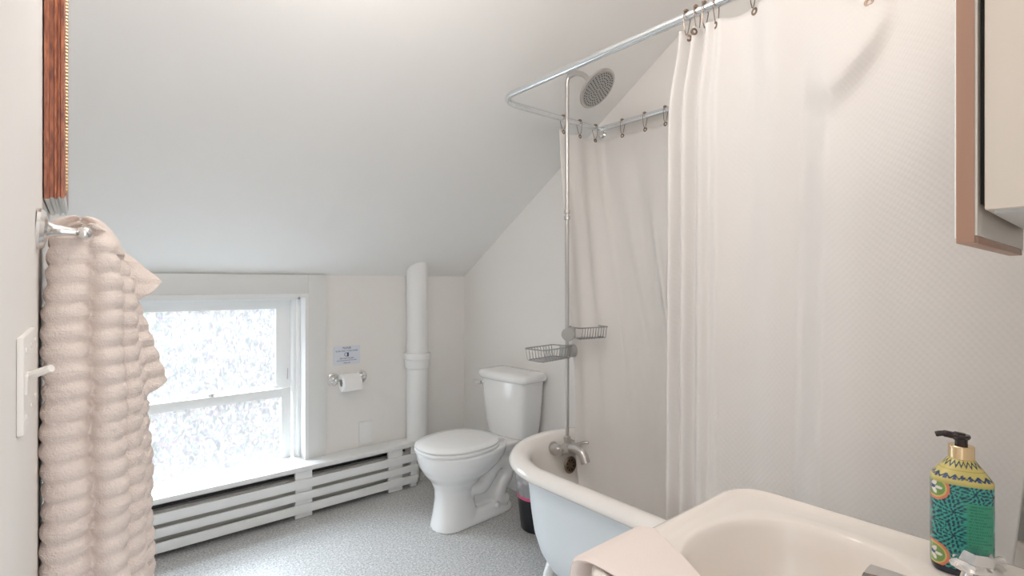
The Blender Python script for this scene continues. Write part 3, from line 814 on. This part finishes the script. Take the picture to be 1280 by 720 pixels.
# ------------------------------------------------------------------ trash can between tub and toilet
TCX, TCY = 1.768, 1.905
tcn = thing('trash_can', 'small black trash can with pink rim and clear liner between toilet and tub', 'trash can', (TCX, TCY, 0))
bm = BM(); lathe(bm, [(.0, 0), (.085, 0), (.090, .006), (.108, .165), (.108, .168), (.104, .168), (.086, .01), (.0, .01)], Matrix.Translation((TCX, TCY, 0)), 36, cap=False)
obj('bin', bm, M['black'], tcn)
bm = BM(); lathe(bm, [(.106, .164), (.1105, .164), (.1115, .178), (.107, .178)], Matrix.Translation((TCX, TCY, 0)), 36, cap=False)
obj('pink_band', bm, M['pink'], tcn)
bm = BM()
def bag(u, v):
    a = 2 * PI * u; r = .109 + .010 * v + .004 * math.sin(a * 11 + 5 * v) * (.3 + v) + .003 * math.sin(a * 23 + v * 9)
    return (TCX + r * math.cos(a), TCY + r * math.sin(a), .175 + .115 * v + .006 * math.sin(a * 5) * v)
grid(bm, bag, 90, 14); bmesh.ops.remove_doubles(bm, verts=bm.verts[:], dist=1e-5)
obj('bin_liner', bm, M['bag'], tcn)
sd_ = Vector((-.25, -.97, .1)).normalized()
bm = BM(); sd2 = Vector((-.78, -.63, 0)); p = Vector((TCX, TCY, .105)) + sd2 * .1005
lathe(bm, [(0, 0), (.017, 0), (.018, .002), (0, .003)], axis(p, sd2 - Vector((0, 0, .11))), 20)
obj('round_sticker', bm, M['sticker'], tcn)

# ------------------------------------------------------------------ sink
SX0, SX1, SY0, SY1, SZ = .575, 1.105, YN + .002, .548, .79
SCX, SCY = (SX0 + SX1) / 2, (SY0 + SY1) / 2; SHX, SHY = (SX1 - SX0) / 2, (SY1 - SY0) / 2
BCX, BCY = .845, .328
NS = 160
def srect(ins, z, r=.075):
    """rounded rectangle sampled at even angles about the bowl's centre"""
    hx, hy = SHX - ins, SHY - ins; r = max(r - ins, .012); pts = []
    for q in range(4):
        rr = r if q in (0, 1) else .012
        cy = (hy - rr) * (1 if q in (0, 1) else -1); cx = (hx - rr) * (1 if q in (0, 3) else -1)
        for i in range(25):
            a = PI / 2 * (q + i / 24); pts.append(Vector((SCX + cx + rr * math.cos(a), SCY + cy + rr * math.sin(a))))
    out = []
    for k in range(NS):
        a = 2 * PI * k / NS; d = Vector((math.cos(a), math.sin(a))); best = None
        for p, q in zip(pts, pts[1:] + pts[:1]):
            e = q - p; w = p - Vector((BCX, BCY)); den = d.x * e.y - d.y * e.x
            if abs(den) < 1e-12: continue
            t = (w.x * e.y - w.y * e.x) / den; u = (w.x * d.y - w.y * d.x) / den
            if t > 0 and -1e-6 <= u <= 1 + 1e-6: best = t if best is None else max(best, t)
        out.append((BCX + d.x * best, BCY + d.y * best, z))
    return out
def sbowl(k, z):
    out = []
    for i in range(NS):
        a = 2 * PI * i / NS; c, s = math.cos(a), math.sin(a); e = 2.15
        r_ = (abs(c / .180) ** e + abs(s / .160) ** e) ** (-1 / e)
        out.append((BCX + k * r_ * c, BCY + k * r_ * s, z))
    return out
sk = thing('pedestal_sink', 'white enamel pedestal sink in the near right foreground', 'sink', (SCX, SCY, 0))
bm = BM()
rings = [srect(.10, .655), srect(.05, .67), srect(.022, .70), srect(.010, .745), srect(.002, .762), srect(0, .772), srect(.001, .782), srect(.006, .788), srect(.014, .790), srect(.022, .7885), srect(.029, .784), srect(.034, .7825)]
rings += [[tuple(Vector(a).lerp(Vector(b), .6)) for a, b in zip(srect(.034, .782), sbowl(1.025, .781))]]
rings += [sbowl(1.025, .781), sbowl(1.0, .777), sbowl(.965, .765), sbowl(.93, .74), sbowl(.87, .70), sbowl(.75, .665), sbowl(.55, .645), sbowl(.25, .637), sbowl(.08, .635)]
ring_loft(bm, rings)
obj('basin', bm, M['sink'], sk, angle=60)
bm = BM(); lathe(bm, [(.14, 0), (.145, .02), (.12, .05), (.085, .12), (.075, .35), (.085, .55), (.11, .63), (.14, .668)], Matrix.Translation((SCX, .22, 0)), 40)
obj('pedestal', bm, M['sink'], sk)
bm = BM(); lathe(bm, [(.022, .634), (.022, .639), (.014, .640), (.0, .637)], Matrix.Translation((BCX, BCY, 0)), 24)
obj('drain', bm, M['chrome'], sk)
ft = thing('sink_faucet', 'chrome two-handle faucet on the back ledge of the sink', 'faucet', (BCX, .13, SZ))
bm = BM(); ring_loft(bm, [[(BCX + x, .125 + y, z) for x, y, z in egg(0, a, b, z, 40, 3)] for a, b, z in ((.135, .028, .7795), (.135, .028, .796), (.128, .022, .803), (.03, .018, .812), (.02, .015, .825))])
obj('base_plate', bm, M['chrome'], ft)
bm = BM()
P = spline([(BCX, .122, .798), (BCX, .135, .806), (BCX - .004, .155, .815), (BCX - .020, .192, .826), (BCX - .038, .226, .833)], 6)
rings = []
for i, p in enumerate(P):
    t = i / (len(P) - 1); d = (P[min(i + 1, len(P) - 1)] - P[max(0, i - 1)]).normalized(); up = Vector((1, 0, 0)).cross(d); w = .016 + .009 * t; h_ = .014 - .004 * t
    rings.append([tuple(p + Vector((1, 0, 0)) * w * math.cos(2 * PI * k / 20) + up * h_ * math.sin(2 * PI * k / 20)) for k in range(20)])
ring_loft(bm, rings); obj('spout', bm, M['chrome'], ft)
for s in (-1, 1):
    hx = BCX + s * .088
    bm = BM(); lathe(bm, [(.024, .795), (.026, .80), (.020, .812), (.015, .830)], Matrix.Translation((hx, .132, 0)), 24)
    # scalloped skirt with a faceted dome and a short lever
    t_ = bmesh.new(); rr = []
    for r_, z_ in ((.013, .818), (.020, .822), (.0275, .827), (.0285, .830), (.026, .8335), (.020, .836)):
        sc_ = .09 if r_ > .019 else 0
        rr.append([(r_ * (1 + sc_ * math.cos(6 * 2 * PI * k / 60)) * math.cos(2 * PI * k / 60), r_ * (1 + sc_ * math.cos(6 * 2 * PI * k / 60)) * math.sin(2 * PI * k / 60), z_) for k in range(60)])
    ring_loft(t_, rr); merge(bm, t_, Matrix.Translation((hx, .132, .008)))
    lathe(bm, [(.020, .832), (.0205, .837), (.016, .847), (.0145, .849), (0, .8495)], Matrix.Translation((hx, .132, .008)), 6)
    tube(bm, [(hx + .018, .126, .837), (hx + .034, .116, .838), (hx + .040, .112, .8385)], [.006, .0055, .0065], 10)
    obj('handle', bm, M['chrome'], ft, angle=20)

# folded hand towel over the sink's front edge
def prism_sheet(bm, path, x0f, x1f, th, n=30):
    P = spline(path, 8); L_ = len(P)
    F_, K_ = [], []
    for i, p in enumerate(P):
        d = (P[min(i + 1, L_ - 1)] - P[max(0, i - 1)]).normalized(); up = Vector((1, 0, 0)).cross(d); up = up if up.z > -.2 or up.y > 0 else up
        t = i / (L_ - 1); a, b = x0f(t), x1f(t); f, k = [], []
        for j in range(n + 1):
            s = j / n; e = min(1, min(s, 1 - s) / .05); e = math.sqrt(max(0, 1 - (1 - e) ** 2)); ee = min(1, min(t, 1 - t) / .03); e *= math.sqrt(max(0.02, 1 - (1 - ee) ** 2))
            x = a + (b - a) * s
            f.append(bm.verts.new(Vector((x, p.y, p.z)) + up * (th * (.5 + .5 * e)))); k.append(bm.verts.new(Vector((x, p.y, p.z)) + up * (th * (.5 - .5 * e))))
        F_.append(f); K_.append(k)
    for i in range(L_ - 1):
        for j in range(n):
            bm.faces.new((F_[i][j], F_[i][j + 1], F_[i + 1][j + 1], F_[i + 1][j])); bm.faces.new((K_[i][j], K_[i + 1][j], K_[i + 1][j + 1], K_[i][j + 1]))
        bm.faces.new((F_[i][0], F_[i + 1][0], K_[i + 1][0], K_[i][0])); bm.faces.new((F_[i][n], K_[i][n], K_[i + 1][n], F_[i + 1][n]))
    for j in range(n):
        bm.faces.new((F_[0][j], K_[0][j], K_[0][j + 1], F_[0][j + 1])); bm.faces.new((F_[-1][j], F_[-1][j + 1], K_[-1][j + 1], K_[-1][j]))
bm = BM()
pth = [(0, .33, .752), (0, .38, .774), (0, .44, .786), (0, .50, .7905), (0, .540, .787), (0, .562, .768), (0, .566, .70), (0, .568, .60), (0, .568, .50)]
prism_sheet(bm, pth, lambda t: .596, lambda t: .760 - .10 * max(0, 1 - t / .42), .011)
ht_ = obj('hand_towel', bm, M['handtowel'], angle=60)
tag(ht_, 'folded pale pink hand towel draped over the front edge of the sink', 'towel')

# ------------------------------------------------------------------ soap bottle
bt = thing('soap_bottle', 'teal patterned soap pump bottle with gold collar on the sink ledge', 'soap bottle', (1.035, .165, .7825), math.radians(-72))
def bring(hx, hy, z, n=260, k=3.2): return egg(0, hx, hy, z, n, k)
prof = [(.93, 0), (.985, .004), (1, .010)] + [(1, .010 + i * .0011) for i in range(1, 116)] + [(1 - .0, .1376), (.985, .142)]
rings = [bring(.037 * f, .027 * f, z) for f, z in prof]
for i in range(1, 31):
    t = i / 30; f = 1 - t; rings.append(egg(0, .014 + (.0364 - .014) * f ** .95, .0138 + (.0265 - .0138) * f ** .95, .142 + .031 * t, 260, 3.2 - 1.2 * t))
bm = BM(); ring_loft(bm, rings)
# the printed pattern goes into a colour attribute
import colorsys
TEAL, NAVY, YEL, DK, ORG, WHT, GRN, BLU = (.035, .36, .30), (.012, .045, .085), (.62, .53, .17), (.01, .012, .03), (.72, .22, .12), (.82, .80, .74), (.20, .34, .10), (.05, .08, .22)
def printed(p):
    x, y, z = p; a = math.atan2(y, x)
    u = x if abs(y) > .012 else x     # across the face
    side = y < 0
    if z > .142:                      # shoulder: rows of scallops on yellow
        r = math.hypot(x, y)
        if z > .158:
            zz = (z - .158) / .015; w = abs(((a * 10 / PI) % 1) - .5) * 2
            return NAVY if abs(zz - .25 - .5 * w) < .13 else YEL
        w = math.sin(a * 18)
        if abs((z - .1475) - .0022 * w) < .0014: return NAVY
        if (z - .1475) < .0022 * w and math.sin(a * 18) > .3 and z > .144: return BLU
        if .1555 < z < .1572: return ORG if False else (.45, .36, .10)
        return YEL
    if z > .1365: return YEL if z > .1385 else (.5, .45, .14)
    if z < .010: return DK
    for (cx, cz, cs) in ((-.036, .127, 1), (-.036, .026, 1)):
        d = math.hypot(u - cx, z - cz); th = math.atan2(z - cz, u - cx)
        if d < .019:
            if d > .0155: return ORG
            if d > .0135: return YEL
            if d < .0028: return BLU
            if d < .0065 + .0040 * math.cos(5 * th): return WHT
            return GRN
    # label panel on the right of the face turned to the camera
    if side and .002 < u < .034 and .034 < z < .112:
        row = (z / .0044) % 1; rr = int(z / .0044)
        if .030 < z < .108 and .25 < row < .62 and   .005 < u < .031 - .010 * ((rr * 7) % 3) / 2 and (math.sin(u * 2600 + rr * 3) > -.5): return (.015, .19, .13)
        return (.04, .33, .21)
    # swirling navy feather lines
    best = 9; bc = None
    for (cx, cz) in ((-.013, .095), (-.013, .060), (.012, .126), (.024, .020), (-.036, .076), (-.006, .022), (.034, .124), (-.018, .126)):
        d = math.hypot(u - cx, z - cz)
        if d < best: best = d; bc = (cx, cz)
    th = math.atan2(z - bc[1], u - bc[0])
    ring = int(best / .0062); fr_ = best / .0062 - ring; N_ = (6, 12, 18, 24, 30, 36, 42, 48)[min(ring, 7)]
    if best < .0022: return NAVY
    if fr_ < .14: return (.05, .38, .32)
    petal = math.sin(th * N_ + ring * 2.1 + fr_ * 1.6)
    return NAVY if petal > -.35 + .5 * fr_ else ((.06, .40, .34) if fr_ > .55 else TEAL)
lay = bm.verts.layers.float_color.new('print')
for v in bm.verts: v[lay] = (*printed(v.co), 1)
m = M['print'] = mat('printed_bottle', (1, 1, 1), .25, coat=.3)
N, L, b = nodes(m); at = N.new('ShaderNodeAttribute'); at.attribute_name = 'print'; L.new(at.outputs['Color'], b.inputs['Base Color'])
lobj('bottle_body', bm, M['print'], bt, angle=50)
bm = BM(); lathe(bm, [(.015, .171), (.0158, .172), (.0158, .190), (.015, .191), (.0, .191)], None, 32)
lobj('gold_collar', bm, M['gold'], bt)
bm = BM(); lathe(bm, [(.0078, .190), (.0078, .200), (.010, .201), (.0115, .204), (.0105, .207), (0, .2075)], None, 24)
tube(bm, spline([(.004, 0, .203), (-.010, 0, .2045), (-.022, 0, .2055), (-.031, 0, .203)]), [.0065] * 6 + [.0052] * 6 + [.0042] * 6 + [.0034], 12)
lobj('pump_head', bm, M['blackglossy'], bt)

# ------------------------------------------------------------------ medicine cabinet, right foreground
mc = thing('medicine_cabinet', 'beige wall cabinet with mirrored brown-edged door above the sink, upper right', 'cabinet', (.9, .04, 1.297))
obj('body', B(.72, 1.085, YN + .001, .0965, 1.297, 1.95, bev=.002), M['cabinet'], mc)
obj('underside', B(.728, 1.078, YN + .004, .090, 1.2935, 1.2975), M['cabunder'], mc, smooth=False)
for x in (.815, 1.0):
    bm = BM(); box(bm, x - .02, x + .02, .02, .06, 1.2865, 1.2945, bev=.001)
    ck = obj('catch', bm, M['cabunder'], mc)
    bm = BM(); lathe(bm, [(.0035, 0), (.0035, .002), (0, .002)], axis((x, .045, 1.2865), (0, 0, -1)), 10); obj('screw', bm, M['dark'], ck)
bm = BM(); z0, z1 = 1.263, 1.98
for a in ((.738, 1.068, z0, z0 + .010), (.738, 1.068, z1 - .022, z1), (.716, .738, z0, z1), (1.068, 1.09, z0, z1)):
    box(bm, a[0], a[1], .1035, .1185, a[2], a[3], bev=.001)
dr = obj('door', bm, M['doorbrown'], mc, label='mirrored door with brown edge')
obj('back_board', B(.7175, 1.083, .1015, .1036, z0 + .008, z1 - .008), M['doorback'], dr, smooth=False)
obj('mirror_glass', B(.722, 1.084, .1185, .1205, z0 + .006, z1 - .006), M['mirror'], dr, smooth=False)
obj('gap_shade', B(.735, 1.07, .0965, .1014, 1.305, 1.94), M['dark'], mc, smooth=False)  # dark slab filling the door gap, stands in for its shade

# ------------------------------------------------------------------ vanity light and added fill globe
vl = thing('vanity_light', 'warm three-globe vanity light on the near wall above the cabinet', 'lamp', (.9, YN, 2.17))
obj('back_plate', B(.62, 1.18, YN + .001, YN + .03, 2.14, 2.21, bev=.005), M['chrome'], vl)
for x in (.70, .90, 1.10):
    bm = BM(); bmesh.ops.create_uvsphere(bm, u_segments=24, v_segments=16, radius=.055, matrix=Matrix.Translation((x, YN + .09, 2.175)))
    obj('globe', bm, M['globe'], vl)
PX, PY, PZ = .50, .95, 2.08  # out-of-view globe added to brighten the sloped ceiling and the room
cl = thing('fill_globe', 'unseen white globe added as fill light, hung from the ceiling mid-room', 'lamp', (PX, PY, ZC))
bm = BM(); lathe(bm, [(.06, 0), (.06, .015), (.02, .03), (0, .032)], axis((PX, PY, ZC - .001), (0, 0, -1)), 32); obj('canopy', bm, M['chrome'], cl)
bm = BM(); tube(bm, [(PX, PY, ZC - .03), (PX, PY, PZ + .09)], .005, 10); obj('stem', bm, M['chrome'], cl)
bm = BM(); bmesh.ops.create_uvsphere(bm, u_segments=32, v_segments=20, radius=.10, matrix=Matrix.Translation((PX, PY, PZ))); obj('globe', bm, M['dome'], cl)

# ------------------------------------------------------------------ daylight
w = bpy.data.worlds.new('World'); sc.world = w; w.use_nodes = True
N = w.node_tree.nodes; L = w.node_tree.links; bg = N['Background']
tc = N.new('ShaderNodeTexCoord'); sp = N.new('ShaderNodeSeparateXYZ'); r = N.new('ShaderNodeValToRGB')
mr = N.new('ShaderNodeMapRange'); mr.inputs['From Min'].default_value = -1; mr.inputs['From Max'].default_value = 1
r.color_ramp.elements[0].position = .36; r.color_ramp.elements[0].color = (.60, .592, .605, 1)
r.color_ramp.elements[1].position = .50; r.color_ramp.elements[1].color = (.70, .715, .73, 1)
L.new(tc.outputs['Generated'], sp.inputs['Vector']); L.new(sp.outputs['Z'], mr.inputs['Value']); L.new(mr.outputs['Result'], r.inputs['Fac']); L.new(r.outputs['Color'], bg.inputs['Color'])
bg.inputs['Strength'].default_value = 1.5
sl = bpy.data.lights.new('daylight', 'SUN'); sl.energy = 32; sl.angle = math.radians(70); sl.color = (.81, .915, 1)
so = bpy.data.objects.new('daylight', sl); C.objects.link(so); so.rotation_euler = (math.radians(-48), 0, math.radians(8)); so.location = (.5, 4, 3)

# ------------------------------------------------------------------ camera
cam = bpy.data.cameras.new('camera'); co = bpy.data.objects.new('camera', cam); C.objects.link(co)
co.location = (0, 0, 1.22); co.rotation_euler = (PI / 2, 0, -math.radians(39.9))
cam.sensor_width = 36; cam.lens = 645 / 1280 * 36; cam.shift_y = -5 / 1280; cam.clip_start = .02
sc.camera = co
sc.view_settings.view_transform = 'Standard'; sc.view_settings.look = 'None'; sc.view_settings.gamma = 1; sc.view_settings.exposure = .76
sc.view_settings.use_curve_mapping = False
sc.cycles.max_bounces = 14; sc.cycles.diffuse_bounces = 8; sc.cycles.transparent_max_bounces = 16; sc.cycles.transmission_bounces = 8
sc.cycles.use_denoising = True
